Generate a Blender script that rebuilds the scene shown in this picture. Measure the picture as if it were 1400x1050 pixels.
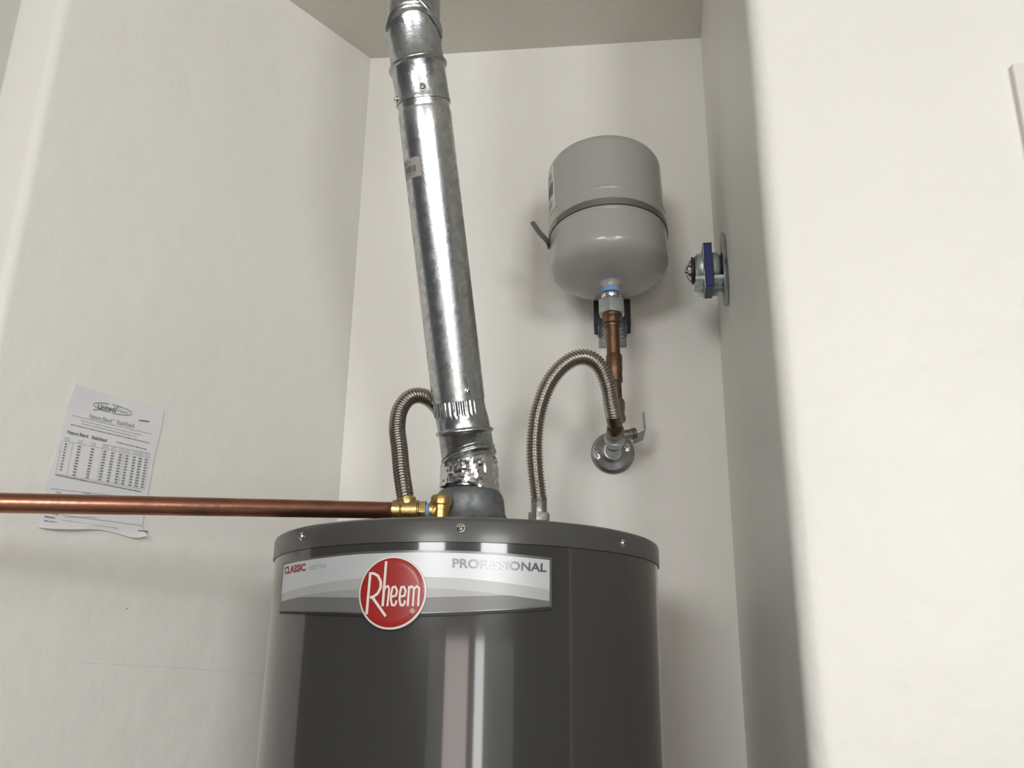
import bpy, bmesh, math, random
from mathutils import Vector, Matrix, noise

for o in list(bpy.data.objects):
    bpy.data.objects.remove(o)
S = bpy.context.scene
COL = S.collection
PI = math.pi
random.seed(7)

# ---------------------------------------------------------------- camera
CAM_ROT = [[0.999919, -0.012714, 0.0], [-0.00391, -0.307471, -0.951549], [0.012098, 0.951473, -0.307496]]
cam_data = bpy.data.cameras.new('camera')
cam = bpy.data.objects.new('camera', cam_data)
COL.objects.link(cam)
m = Matrix(CAM_ROT).to_4x4()
m.translation = (0, 0, 1.25)
cam.matrix_world = m
cam_data.sensor_width = 36
cam_data.lens = 31.37
cam_data.clip_start = 0.02
S.camera = cam

# ---------------------------------------------------------------- view, world, lights
S.view_settings.view_transform = 'Standard'
S.view_settings.look = 'None'
S.view_settings.gamma = 1
S.view_settings.use_curve_mapping = False
S.view_settings.exposure = -0.08

w = bpy.data.worlds.new('world'); S.world = w; w.use_nodes = True
w.node_tree.nodes['Background'].inputs[0].default_value = (0.80, 0.83, 0.86, 1)
w.node_tree.nodes['Background'].inputs[1].default_value = 0.11

def area(name, loc, target, sx, sy, power, col):
    d = bpy.data.lights.new(name, 'AREA'); d.shape = 'RECTANGLE'; d.size = sx; d.size_y = sy
    d.energy = power; d.color = col
    o = bpy.data.objects.new(name, d); COL.objects.link(o)
    o.location = loc
    o.rotation_euler = (Vector(target) - Vector(loc)).to_track_quat('-Z', 'Y').to_euler()
    return o
# daylight of the open doorway behind the photographer (one lamp per pane), and two high fill lamps added to balance the walls
area('doorway_daylight', (-0.20, -3.1, 0.76), (-0.20, 1.0, 0.76), 0.90, 1.20, 18, (1.0, 0.88, 0.84))
area('doorway_daylight', (0.70, -3.1, 0.76), (0.70, 1.0, 0.76), 0.36, 1.20, 15, (0.99, 0.99, 1.0))
area('garden_daylight', (1.58, -3.1, 0.76), (1.58, 1.0, 0.76), 1.30, 1.20, 4, (0.90, 1.0, 0.84))
area('garden_daylight', (-1.02, -3.1, 0.76), (-1.02, 1.0, 0.76), 0.60, 1.20, 1.5, (0.92, 1.0, 0.88))
area('added_high_fill', (1.10, -2.7, 2.04), (0.3, 1.2, 1.95), 1.0, 0.80, 48, (1.0, 0.995, 0.985))
area('added_high_fill', (-1.25, -2.7, 2.04), (0.3, 1.2, 1.95), 1.0, 0.80, 46, (1.0, 0.995, 0.985))

# ---------------------------------------------------------------- materials
def mat(name, col, rough=0.5, metal=0.0, coat=0.0, bump=None, var=None, spec=None, coat_r=0.05):
    mt = bpy.data.materials.new(name); mt.use_nodes = True
    nt = mt.node_tree; b = nt.nodes['Principled BSDF']
    b.inputs['Base Color'].default_value = (*col, 1)
    b.inputs['Roughness'].default_value = rough
    b.inputs['Metallic'].default_value = metal
    b.inputs['Coat Weight'].default_value = coat
    b.inputs['Coat Roughness'].default_value = coat_r
    if spec is not None: b.inputs['Specular IOR Level'].default_value = spec
    tc = nt.nodes.new('ShaderNodeTexCoord')
    if bump:
        prev = None
        for sc, st, det in bump:
            n = nt.nodes.new('ShaderNodeTexNoise'); n.inputs['Scale'].default_value = sc; n.inputs['Detail'].default_value = det
            nt.links.new(tc.outputs['Object'], n.inputs['Vector'])
            bp = nt.nodes.new('ShaderNodeBump'); bp.inputs['Strength'].default_value = 1.0
            bp.inputs['Distance'].default_value = st
            nt.links.new(n.outputs['Fac'], bp.inputs['Height'])
            if prev: nt.links.new(prev.outputs['Normal'], bp.inputs['Normal'])
            prev = bp
        nt.links.new(prev.outputs['Normal'], b.inputs['Normal'])
    if var:                       # (scale, colour2, lo, hi, roughness2)
        sc, col2, lo, hi, r2 = var
        n = nt.nodes.new('ShaderNodeTexNoise'); n.inputs['Scale'].default_value = sc; n.inputs['Detail'].default_value = 5
        nt.links.new(tc.outputs['Object'], n.inputs['Vector'])
        mr = nt.nodes.new('ShaderNodeMapRange'); mr.inputs['From Min'].default_value = lo; mr.inputs['From Max'].default_value = hi
        nt.links.new(n.outputs['Fac'], mr.inputs['Value'])
        mx = nt.nodes.new('ShaderNodeMix'); mx.data_type = 'RGBA'
        mx.inputs['A'].default_value = (*col, 1); mx.inputs['B'].default_value = (*col2, 1)
        nt.links.new(mr.outputs['Result'], mx.inputs['Factor'])
        nt.links.new(mx.outputs['Result'], b.inputs['Base Color'])
        if r2 is not None:
            m2 = nt.nodes.new('ShaderNodeMapRange'); m2.inputs['To Min'].default_value = rough; m2.inputs['To Max'].default_value = r2
            nt.links.new(mr.outputs['Result'], m2.inputs['Value'])
            nt.links.new(m2.outputs['Result'], b.inputs['Roughness'])
    return mt

WALL_BUMP = [(2.2, 0.006, 2), (16, 0.0024, 9), (45, 0.0008, 3), (420, 0.00012, 2)]
M_wall = mat('wall_paint', (0.81, 0.795, 0.745), 0.42, bump=WALL_BUMP, var=(3.0, (0.775, 0.762, 0.715), 0.45, 0.75, None))
M_ceil = mat('ceiling_paint', (0.66, 0.64, 0.58), 0.7, bump=[(60, 0.0015, 3), (300, 0.0003, 2)])
M_floor = mat('floor_concrete', (0.36, 0.34, 0.31), 0.6, bump=[(30, 0.002, 3)])
M_tank = mat('dark_grey_enamel', (0.046, 0.044, 0.041), 0.24, coat=1.0, bump=[(900, 0.00002, 2)], coat_r=0.07, spec=0.2)
M_cap = mat('dark_grey_cap_enamel', (0.066, 0.064, 0.061), 0.33, coat=0.2, coat_r=0.15)
M_galv = mat('galvanised_steel', (0.60, 0.615, 0.62), 0.25, 1.0, bump=[(260, 0.00012, 3), (40, 0.0004, 2)], var=(90, (0.46, 0.475, 0.48), 0.4, 0.65, 0.36))
M_elbow = mat('galvanised_elbow_steel', (0.52, 0.545, 0.555), 0.24, 1.0, bump=[(60, 0.0010, 3)], var=(60, (0.41, 0.43, 0.44), 0.4, 0.65, 0.33))
M_hood = mat('draft_hood_steel', (0.25, 0.27, 0.275), 0.5, 0.85, bump=[(200, 0.0001, 2)], var=(70, (0.17, 0.18, 0.185), 0.4, 0.65, 0.6))
M_foil = mat('foil', (0.72, 0.72, 0.72), 0.16, 1.0, bump=[(34, 0.0045, 1.5), (200, 0.0003, 2)])
M_steel = mat('stainless_steel', (0.42, 0.39, 0.355), 0.27, 1.0)
M_dull = mat('dull_steel', (0.36, 0.34, 0.32), 0.4, 1.0, var=(120, (0.26, 0.25, 0.24), 0.4, 0.6, 0.5))
M_zinc = mat('zinc_plate', (0.50, 0.54, 0.52), 0.38, 0.9, var=(60, (0.42, 0.46, 0.45), 0.4, 0.6, 0.48))
M_chrome = mat('chrome', (0.72, 0.72, 0.72), 0.12, 1.0)
M_copper = mat('copper', (0.40, 0.185, 0.12), 0.3, 1.0, bump=[(90, 0.0003, 3)], var=(22, (0.26, 0.125, 0.085), 0.4, 0.65, 0.42))
M_copper_old = mat('tarnished_copper', (0.21, 0.115, 0.072), 0.42, 0.95, bump=[(160, 0.0003, 3)], var=(70, (0.13, 0.08, 0.055), 0.4, 0.62, 0.5))
M_solder = mat('soldered_brown_metal', (0.26, 0.21, 0.17), 0.3, 1.0, bump=[(120, 0.0006, 3)])
M_brass = mat('brass', (0.62, 0.44, 0.18), 0.26, 1.0, bump=[(150, 0.0003, 2)], var=(60, (0.48, 0.34, 0.14), 0.4, 0.65, 0.4))
M_etank = mat('grey_enamel', (0.335, 0.325, 0.305), 0.26, coat=0.3, coat_r=0.1)
M_strap = mat('steel_strap', (0.30, 0.28, 0.26), 0.4, 0.8)
M_blue = mat('blue_plastic', (0.018, 0.025, 0.13), 0.35)
M_tape = mat('blue_thread_tape', (0.16, 0.32, 0.60), 0.6)
M_black = mat('black_rubber_and_shade', (0.018, 0.017, 0.016), 0.55)  # also colours the shadow lines below the strap and the nameplate
M_red = mat('badge_red', (0.33, 0.022, 0.018), 0.3)
M_white = mat('white_print', (0.74, 0.70, 0.66), 0.35)
M_silver = mat('nameplate_silver', (0.56, 0.58, 0.59), 0.4, 0.25, bump=[(700, 0.00002, 1)])
M_band1 = mat('nameplate_pale_band', (0.43, 0.435, 0.43), 0.42, 0.2)
M_band2 = mat('nameplate_grey_band', (0.34, 0.345, 0.345), 0.42, 0.2)
M_band3 = mat('nameplate_dark_band', (0.17, 0.168, 0.165), 0.4, 0.2)
M_frame = mat('nameplate_frame', (0.16, 0.16, 0.16), 0.3, 0.5)
M_lred = mat('letter_dark_red', (0.22, 0.012, 0.02), 0.4)
M_lgrey = mat('letter_grey', (0.36, 0.36, 0.37), 0.4)
M_lchrome = mat('letter_chrome', (0.20, 0.20, 0.21), 0.30, 0.8)
M_paper = mat('paper', (0.76, 0.76, 0.775), 0.7, bump=[(18, 0.0015, 2)])
M_ink = mat('ink', (0.13, 0.15, 0.15), 0.7)
M_ink2 = mat('grey_ink', (0.33, 0.35, 0.36), 0.7)
M_inkbold = mat('dark_ink', (0.05, 0.06, 0.06), 0.7)
M_label = mat('paper_label', (0.36, 0.345, 0.30), 0.6)
M_label2 = mat('tank_label', (0.62, 0.61, 0.57), 0.5)

M_channel = mat('channel_steel', (0.22, 0.24, 0.24), 0.5, 0.7)
M_plate = mat('wall_plate_metal', (0.42, 0.42, 0.42), 0.3, 1.0, bump=[(70, 0.0006, 3)], var=(60, (0.30, 0.30, 0.30), 0.4, 0.65, 0.4))

# ---------------------------------------------------------------- helpers
def link(name, me, mt=None, parent=None, smooth=True):
    o = bpy.data.objects.new(name, me); COL.objects.link(o)
    if mt is not None:
        me.materials.clear(); me.materials.append(mt)
    if parent is not None:
        o.parent = parent
        o.matrix_parent_inverse = Matrix.Translation(-Vector(parent.location))
    if smooth is True:
        me.polygons.foreach_set('use_smooth', [True] * len(me.polygons))
    elif smooth:
        me.polygons.foreach_set('use_smooth', [True] * len(me.polygons))
        me.set_sharp_from_angle(angle=math.radians(smooth))
    return o
def mesh(name, vs, fs):
    me = bpy.data.meshes.new(name); me.from_pydata([tuple(v) for v in vs], [], fs); me.validate(); me.update(); return me
def bm_link(name, bm, mt, parent=None, smooth=35):
    bmesh.ops.recalc_face_normals(bm, faces=bm.faces)
    me = bpy.data.meshes.new(name); bm.to_mesh(me); bm.free()
    return link(name, me, mt, parent, smooth)
def tag(o, label=None, cat=None, group=None, kind=None):
    for k, v in (('label', label), ('category', cat), ('group', group), ('kind', kind)):
        if v: o[k] = v
    return o
def thing(name, loc, label, cat, group=None):
    o = bpy.data.objects.new(name, None); COL.objects.link(o); o.location = loc
    o.empty_display_size = 0.05
    return tag(o, label, cat, group)

def frame_of(d):
    d = Vector(d).normalized()
    a = Vector((0, 0, 1)) if abs(d.z) < 0.9 else Vector((0, -1, 0))
    u = a.cross(d).normalized(); v = d.cross(u)
    return u, v, d
def lathe(name, prof, base, axis, mt, parent=None, n=48, smooth=35, caps=True):
    """prof: list of (radius, height along axis)."""
    u, v, d = frame_of(axis); base = Vector(base)
    vs, fs = [], []
    for r, h in prof:
        for k in range(n):
            a = 2 * PI * k / n
            vs.append(base + d * h + (u * math.cos(a) + v * math.sin(a)) * r)
    for i in range(len(prof) - 1):
        for k in range(n):
            k2 = (k + 1) % n
            fs.append((i*n+k, i*n+k2, (i+1)*n+k2, (i+1)*n+k))
    if caps:
        fs.append(tuple(reversed(range(n)))); fs.append(tuple(range((len(prof)-1)*n, len(prof)*n)))
    bm = bmesh.new(); me = mesh(name, vs, fs); bm.from_mesh(me); bpy.data.meshes.remove(me)
    return bm_link(name, bm, mt, parent, smooth)
def cyl(name, a, b, r, mt, parent=None, n=24, bev=0.0006):
    a, b = Vector(a), Vector(b); L = (b - a).length
    return lathe(name, [(r-bev, 0), (r, bev), (r, L-bev), (r-bev, L)], a, b - a, mt, parent, n)
def prism_bm(center, axis, r, L, n=6, rot=0.0, bev=0.001):
    u, v, d = frame_of(axis); c = Vector(center); bm = bmesh.new()
    lo = [bm.verts.new(c + (u*math.cos(2*PI*k/n+rot) + v*math.sin(2*PI*k/n+rot))*r - d*L/2) for k in range(n)]
    hi = [bm.verts.new(c + (u*math.cos(2*PI*k/n+rot) + v*math.sin(2*PI*k/n+rot))*r + d*L/2) for k in range(n)]
    for k in range(n): bm.faces.new((lo[k], lo[(k+1)%n], hi[(k+1)%n], hi[k]))
    bm.faces.new(lo[::-1]); bm.faces.new(hi)
    if bev: bmesh.ops.bevel(bm, geom=list(bm.edges), offset=bev, segments=2, affect='EDGES', profile=0.6)
    return bm
def box_bm(c, ax, ay, az, sx, sy, sz, bev=0.0, seg=2):
    c, ax, ay, az = Vector(c), Vector(ax), Vector(ay), Vector(az)
    bm = bmesh.new(); v = {}
    for i in (-1, 1):
        for j in (-1, 1):
            for k in (-1, 1):
                v[i, j, k] = bm.verts.new(c + ax*i*sx/2 + ay*j*sy/2 + az*k*sz/2)
    for f in (((-1,-1,-1),(-1,1,-1),(1,1,-1),(1,-1,-1)), ((-1,-1,1),(1,-1,1),(1,1,1),(-1,1,1)),
              ((-1,-1,-1),(1,-1,-1),(1,-1,1),(-1,-1,1)), ((-1,1,-1),(-1,1,1),(1,1,1),(1,1,-1)),
              ((-1,-1,-1),(-1,-1,1),(-1,1,1),(-1,1,-1)), ((1,-1,-1),(1,1,-1),(1,1,1),(1,-1,1))):
        bm.faces.new([v[q] for q in f])
    if bev: bmesh.ops.bevel(bm, geom=list(bm.edges), offset=bev, segments=seg, affect='EDGES')
    return bm
def merge(bms):
    out = bmesh.new()
    for b in bms:
        me = bpy.data.meshes.new('tmp'); b.to_mesh(me); b.free(); out.from_mesh(me); bpy.data.meshes.remove(me)
    return out
X3, Y3, Z3 = Vector((1,0,0)), Vector((0,1,0)), Vector((0,0,1))

def spline(pts, step):
    pts = [Vector(p) for p in pts]
    P = [pts[0]*2 - pts[1]] + pts + [pts[-1]*2 - pts[-2]]
    fine = []
    for i in range(1, len(P)-2):
        for k in range(40):
            t = k / 40
            p0, p1, p2, p3 = P[i-1], P[i], P[i+1], P[i+2]
            fine.append(0.5*((2*p1) + (p2-p0)*t + (2*p0-5*p1+4*p2-p3)*t*t + (3*p1-p0-3*p2+p3)*t**3))
    fine.append(pts[-1])
    out = [fine[0].copy()]; acc = 0
    for i in range(1, len(fine)):
        seg = (fine[i]-fine[i-1]).length; pos = 0
        while acc + seg - pos >= step:
            pos += step - acc; acc = 0
            out.append(fine[i-1].lerp(fine[i], pos/seg))
        acc += seg - pos
    return out
def sweep(name, pts, rad, mt, parent=None, n=24, caps=True, smooth=True):
    """tube along dense points; rad(i) radius."""
    pts = [Vector(p) for p in pts]; N = len(pts)
    vs, fs = [], []; u = None
    for i in range(N):
        d = (pts[min(i+1, N-1)] - pts[max(i-1, 0)]).normalized()
        if u is None: u = frame_of(d)[0]
        u = (u - d*u.dot(d)).normalized(); v = d.cross(u)
        r = rad(i)
        for k in range(n):
            a = 2*PI*k/n; vs.append(pts[i] + (u*math.cos(a) + v*math.sin(a))*r)
    for i in range(N-1):
        for k in range(n):
            k2 = (k+1) % n; fs.append((i*n+k, i*n+k2, (i+1)*n+k2, (i+1)*n+k))
    if caps: fs.append(tuple(reversed(range(n)))); fs.append(tuple(range((N-1)*n, N*n)))
    return link(name, mesh(name, vs, fs), mt, parent, smooth)

def gore_tube(name, rings, mt, parent=None, n=64, smooth=40, disp=None, caps=False):
    """rings: list of (centre, axis dir, plane normal, radius); each ring is the cut of a cylinder by a plane."""
    vs, fs = [], []
    ref = Vector((1, 0.1, 0))
    for i, (c, d, nn, r) in enumerate(rings):
        c, d, nn = Vector(c), Vector(d).normalized(), Vector(nn).normalized()
        u = (ref - d*ref.dot(d)).normalized(); v = d.cross(u)
        for k in range(n):
            a = 2*PI*k/n
            e = u*math.cos(a) + v*math.sin(a)
            p = e*(r + (disp(i, a) if disp else 0))
            p = p - d*(p.dot(nn)/d.dot(nn))
            vs.append(c + p)
    for i in range(len(rings)-1):
        for k in range(n):
            k2 = (k+1) % n; fs.append((i*n+k, i*n+k2, (i+1)*n+k2, (i+1)*n+k))
    if caps: fs.append(tuple(reversed(range(n)))); fs.append(tuple(range((len(rings)-1)*n, len(rings)*n)))
    return link(name, mesh(name, vs, fs), mt, parent, smooth)

def text_mesh(s, size=1.0, bold=0.0):
    cu = bpy.data.curves.new('t', 'FONT'); cu.body = s; cu.size = size; cu.offset = bold; cu.resolution_u = 3
    o = bpy.data.objects.new('t', cu); COL.objects.link(o)
    dg = bpy.context.evaluated_depsgraph_get()
    me = bpy.data.meshes.new_from_object(o.evaluated_get(dg))
    bpy.data.objects.remove(o); bpy.data.curves.remove(cu)
    xs = [v.co.x for v in me.vertices]; ys = [v.co.y for v in me.vertices]
    x0, x1, y0, y1 = min(xs), max(xs), min(ys), max(ys)
    vs = [((v.co.x-x0)/(x1-x0), (v.co.y-y0)/(y1-y0)) for v in me.vertices]
    fs = [tuple(p.vertices) for p in me.polygons]
    bpy.data.meshes.remove(me)
    return vs, fs
def quad_map(q, x, y):
    """q: TL, TR, BR, BL; x to the right, y up, both 0..1"""
    tl, tr, br, bl = q
    t = (tl[0]*(1-x)+tr[0]*x, tl[1]*(1-x)+tr[1]*x); b = (bl[0]*(1-x)+br[0]*x, bl[1]*(1-x)+br[1]*x)
    return (b[0]*(1-y)+t[0]*y, b[1]*(1-y)+t[1]*y)
class Flat:
    """collects flat print in a 2-D chart and builds it on a surface given by a function (a, b, lift) -> point"""
    def __init__(s, surf): s.surf = surf; s.vs = []; s.fs = []
    def text(s, st, q, bold=0.0):
        vs, fs = text_mesh(st, bold=bold); k = len(s.vs)
        s.vs += [quad_map(q, x, y) for x, y in vs]; s.fs += [tuple(i+k for i in f) for f in fs]
    def poly(s, pts):
        k = len(s.vs); s.vs += list(pts); s.fs.append(tuple(range(k, k+len(pts))))
    def stroke(s, pts, wa, wb=None, dist=1.0):
        """ribbon of width wa (b-direction units); 'dist' = b-units per a-unit"""
        P = [Vector((p[0]*dist, p[1])) for p in pts]; k = len(s.vs); N = len(P)
        for i, p in enumerate(P):
            a = P[max(i-1, 0)]; b = P[min(i+1, N-1)]
            d0 = (P[i]-a).normalized() if i else (b-P[i]).normalized()
            d1 = (b-P[i]).normalized() if i < N-1 else d0
            d = (d0+d1).normalized(); nn = Vector((-d.y, d.x)); f = 1/max(0.6, nn.dot(Vector((-d1.y, d1.x))))
            for sg in (1, -1):
                q = p + nn*sg*wa/2*f; s.vs.append((q.x/dist, q.y))
        for i in range(N-1): s.fs.append((k+2*i, k+2*i+1, k+2*i+3, k+2*i+2))
    def build(s, name, mt, parent, lift, thick=0.0, smooth=False):
        n = len(s.vs)
        vs = [s.surf(a, b, lift) for a, b in s.vs]
        fs = list(s.fs)
        if thick:
            bm = bmesh.new(); me = mesh(name, vs, fs); bm.from_mesh(me); bpy.data.meshes.remove(me)
            g = bmesh.ops.extrude_face_region(bm, geom=list(bm.faces))
            back = {v for v in g['geom'] if isinstance(v, bmesh.types.BMVert)}
            # push original (front) verts outward
            ctr = [s.surf(a, b, lift+thick) for a, b in s.vs]
            bm.verts.ensure_lookup_table()
            for v in back: pass
            for i, v in enumerate(list(bm.verts)[:n]):
                v.co = ctr[i]
            return bm_link(name, bm, mt, parent, 30)
        return link(name, mesh(name, vs, fs), mt, parent, smooth)

# ================================================================ the room
ZC = 2.49
A = Vector((-0.3094, 1.5960)); B = Vector((0.3772, 1.5186))          # back corners of the alcove
DL = Vector((-0.61687, -0.78706)); DR = Vector((-0.1575, -0.9875))
NL = Vector((0.78706, -0.61687)); NR = Vector((-0.9875, 0.1575))      # wall normals into the alcove
DB = Vector((0.9937, -0.112))
def wall(name, pts, z0=0.0, z1=ZC, mt=M_wall):
    bm = bmesh.new()
    lo = [bm.verts.new((p[0], p[1], z0)) for p in pts]; hi = [bm.verts.new((p[0], p[1], z1)) for p in pts]
    n = len(pts)
    for k in range(n): bm.faces.new((lo[k], lo[(k+1)%n], hi[(k+1)%n], hi[k]))
    bm.faces.new(lo[::-1]); bm.faces.new(hi)
    o = bm_link(name, bm, mt, None, 40); o['kind'] = 'structure'; return o
def arc(c, r, a0, a1, n=10):
    return [Vector((c[0]+r*math.cos(math.radians(a0+(a1-a0)*k/n)), c[1]+r*math.sin(math.radians(a0+(a1-a0)*k/n)))) for k in range(n+1)]
def ang(v): return math.degrees(math.atan2(v[1], v[0]))
def fillet(p, d_in, d_out, r, n=10):
    """rounded convex corner at p travelling d_in then d_out"""
    d_in, d_out = d_in.normalized(), d_out.normalized()
    th = math.acos(max(-1, min(1, d_in.dot(d_out)))); t = r*math.tan(th/2)
    a, b = p - d_in*t, p + d_out*t
    s = 1 if d_in.x*d_out.y - d_in.y*d_out.x > 0 else -1
    c = a + Vector((-d_in.y, d_in.x))*s*r
    a0 = ang(a-c); a1 = ang(b-c)
    while a1-a0 > 180: a1 -= 360
    while a1-a0 < -180: a1 += 360
    return arc(c, r, a0, a1, n)

# left wall: a slab whose free end is rounded
EL = Vector((-0.6857, 1.1157)) + DL*0.004; e = Vector((-0.9937, 0.112)); EL2 = EL + e*0.082
pts = [A + DL*-0.12] + fillet(EL, DL, e, 0.022) + fillet(EL2, e, -DL, 0.008, 6) + [A + DL*-0.12 + Vector((-0.787, 0.617))*0.060]
wall('wall_left', pts)
wall('wall_back', [A - DB*0.30, B + DB*0.10, B + DB*0.10 + Vector((0.012, 0.10)), A - DB*0.30 + Vector((0.012, 0.10))])
ER = Vector((0.2762, 0.8790)); FR = Vector((0.9937, -0.112))
pts = [B - DR*0.09] + fillet(ER, DR, FR, 0.022) + [ER + FR*2.2, ER + FR*2.2 + Vector((0.05, 0.7))]
wall('wall_right', pts)
wall('wall_far', [(-2.42, 2.28), (-0.72, 1.22), (-0.67, 1.30), (-2.37, 2.36)])
bm = box_bm((0, -0.1, -0.05), X3, Y3, Z3, 6.4, 6.6, 0.1); o = bm_link('floor', bm, M_floor, None, False); o['kind'] = 'structure'
bm = box_bm((0, 0.4, ZC+0.05), X3, Y3, Z3, 6.4, 4.6, 0.1); o = bm_link('ceiling', bm, M_ceil, None, False); o['kind'] = 'structure'
# door casing on the right hand wall
t0 = Vector((0.558, 0.8563)); ax = Vector((FR.x, FR.y, 0)).normalized(); ay = Vector((ax.y, -ax.x, 0))
c = Vector((t0.x, t0.y, 0)) + ax*0.045 + ay*0.0085 + Z3*0.954
b1 = box_bm(c, ax, ay, Z3, 0.09, 0.0175, 1.905, 0.0006)
c2 = Vector((t0.x, t0.y, 0)) + ax*0.50 + ay*0.0085 + Z3*1.8615
b2 = box_bm(c2, ax, ay, Z3, 0.82, 0.0175, 0.09, 0.0006)
M_trim = mat('trim_paint', (0.75, 0.735, 0.69), 0.35)
o = bm_link('trim_1', merge([b1, b2]), M_trim, None, 40); o['kind'] = 'structure'

# ================================================================ water heater
TC = Vector((-0.0563, 1.2220)); TR = 0.254
def tsurf(a, b, lift):
    t = math.radians(a); r = TR + lift
    return (TC.x + r*math.sin(t), TC.y - r*math.cos(t), b)
H = thing('water_heater', (TC.x, TC.y, 0), 'tall dark grey cylindrical water heater with silver nameplate and round red badge', 'water heater')
base = (TC.x, TC.y, 0)
lathe('jacket', [(0.24, 0.0), (TR-0.004, 0.006), (TR-0.0012, 0.02), (TR-0.0012, 1.383), (TR-0.004, 1.386)], base, Z3, M_tank, H, n=160)
lathe('top_cap', [(TR-0.0035, 1.383), (TR+0.0012, 1.3832), (TR+0.0012, 1.4045), (TR-0.0002, 1.4085), (TR-0.004, 1.4108), (TR-0.010, 1.412), (0.19, 1.413), (0.08, 1.414)],
      base, Z3, M_cap, H, n=160)
def screw(name, p, nrm, r, mt, parent):
    p = Vector(p); nrm = Vector(nrm).normalized()
    s = lathe(name, [(r*1.35, -0.0005), (r*1.35, 0.0006), (r*1.05, 0.0009), (r, 0.0014), (r*0.8, 0.0026), (r*0.45, 0.0032)], p, nrm, mt, parent, 20, 30)
    u, v, d = frame_of(nrm)
    bm = merge([box_bm(p+d*0.0032, u, v, d, r*1.1, r*0.26, 0.0004), box_bm(p+d*0.0032, v, -u, d, r*1.1, r*0.26, 0.0004)])
    bm_link('cross_slot', bm, M_black, s, False)
    return s
for th, z in ((-47.2, 1.3985), (0.6, 1.3980), (47.6, 1.3955)):
    t = math.radians(th)
    screw('cap_screw', tsurf(th, z, 0.001), (math.sin(t), -math.cos(t), 0), 0.0036, M_chrome, H)

OUT = [(-56.63, 1.3714), (-39.43, 1.3722), (-24.72, 1.3739), (-12.76, 1.374), (0.8, 1.3735), (11.52, 1.3720), (23.66, 1.3698), (23.47, 1.3445), (23.35, 1.3174), (11.72, 1.3126), (1.23, 1.3094), (-7.68, 1.3077), (-23.61, 1.308), (-37.78, 1.3107), (-56.35, 1.3150)]
def interp(tab, x):
    tab = sorted(tab)
    if x <= tab[0][0]: return tab[0][1]
    for (x0, y0), (x1, y1) in zip(tab, tab[1:]):
        if x <= x1: return y0 + (y1-y0)*(x-x0)/(x1-x0)
    return tab[-1][1]
TOP = OUT[:7]; BOT = OUT[8:]
def band(name, mt, lo, hi, a0, a1, lift0, lift1, parent, n=60):
    """curved slab between two height tables on the heater's jacket"""
    bm = bmesh.new(); rows = []
    for k in range(n+1):
        a = a0+(a1-a0)*k/n; zl, zh = interp(lo, a), interp(hi, a)
        zh = max(zh, zl+1e-5)
        rows.append([bm.verts.new(tsurf(a, zl, lift0)), bm.verts.new(tsurf(a, zl, lift1)), bm.verts.new(tsurf(a, zh, lift1)), bm.verts.new(tsurf(a, zh, lift0))])
    for p, q in zip(rows, rows[1:]):
        for i in range(4): bm.faces.new((p[i], q[i], q[(i+1)%4], p[(i+1)%4]))
    bm.faces.new(rows[0]); bm.faces.new(rows[-1][::-1])
    return bm_link(name, bm, mt, parent, 30)
def shift(t, d): return [(a, z+d) for a, z in t]
NP = band('nameplate', M_frame, BOT, TOP, -56.5, 23.5, -0.001, 0.0026, H)
NP['label'] = 'silver curved nameplate with grey swooshes and lettering'
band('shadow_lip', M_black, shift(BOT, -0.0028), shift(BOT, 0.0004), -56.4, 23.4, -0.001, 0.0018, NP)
WT = [(-55.47, 1.3681), (-39.36, 1.3696), (-24.68, 1.3713), (-12.73, 1.3714), (0.82, 1.3709), (11.53, 1.3693), (22.88, 1.367)]
WB = [(-55.66, 1.3256), (-45.69, 1.3284), (-23.89, 1.3246), (-7.3, 1.3240), (12.75, 1.3277), (22.76, 1.3235)]
S1 = [(-55.4, 1.3347), (-43.05, 1.3395), (-32.36, 1.3433), (-24.24, 1.3455), (-16, 1.3461), (-7.51, 1.3457), (1.0, 1.3446), (11.62, 1.3408), (22.82, 1.3355)]
S2 = [(-46.5, 1.3284), (-34.35, 1.3323), (-24.04, 1.3339), (-16, 1.3343), (-7.4, 1.3340), (-1.56, 1.3334), (6.34, 1.3304), (12.6, 1.3277)]
band('silver_face', M_silver, WB, WT, -55.6, 22.85, 0.0026, 0.0029, NP)
band('lower_face', M_band3, shift(BOT, 0.0012), WB, -55.9, 23.0, 0.0026, 0.00285, NP)
band('pale_swoosh', M_band1, WB, S1, -55.55, 22.8, 0.0029, 0.0030, NP)
band('grey_swoosh', M_band2, WB, S2, -46.0, 12.2, 0.0030, 0.0031, NP)
for tri in ([(12.75, 1.3281), (22.80, 1.3316), (22.76, 1.3238)], [(-55.4, 1.3326), (-46.24, 1.3290), (-55.5, 1.3260)]):
    f = Flat(tsurf); f.poly(tri); f.build('grey_swoosh', M_band2, NP, 0.0032)
f = Flat(tsurf); f.text('CLASSIC', [(-55.02, 1.3656), (-43.61, 1.3660), (-43.33, 1.3573), (-54.54, 1.3565)], 0.04)
f.build('lettering', M_lred, NP, 0.0031)['label'] = 'dark red capital lettering'
f = Flat(tsurf); f.text('series', [(-42.11, 1.3641), (-35.71, 1.3658), (-35.53, 1.3589), (-41.91, 1.3576)], 0.01)
f.build('lettering', M_lgrey, NP, 0.0031)['label'] = 'pale grey small lettering'
f = Flat(tsurf); f.text('PROFESSIONAL', [(-1.11, 1.3652), (21.99, 1.3630), (21.87, 1.3538), (-1.03, 1.3552)], 0.022)
f.build('lettering', M_lchrome, NP, 0.0030, 0.0007)['label'] = 'raised chrome capital lettering'

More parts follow.
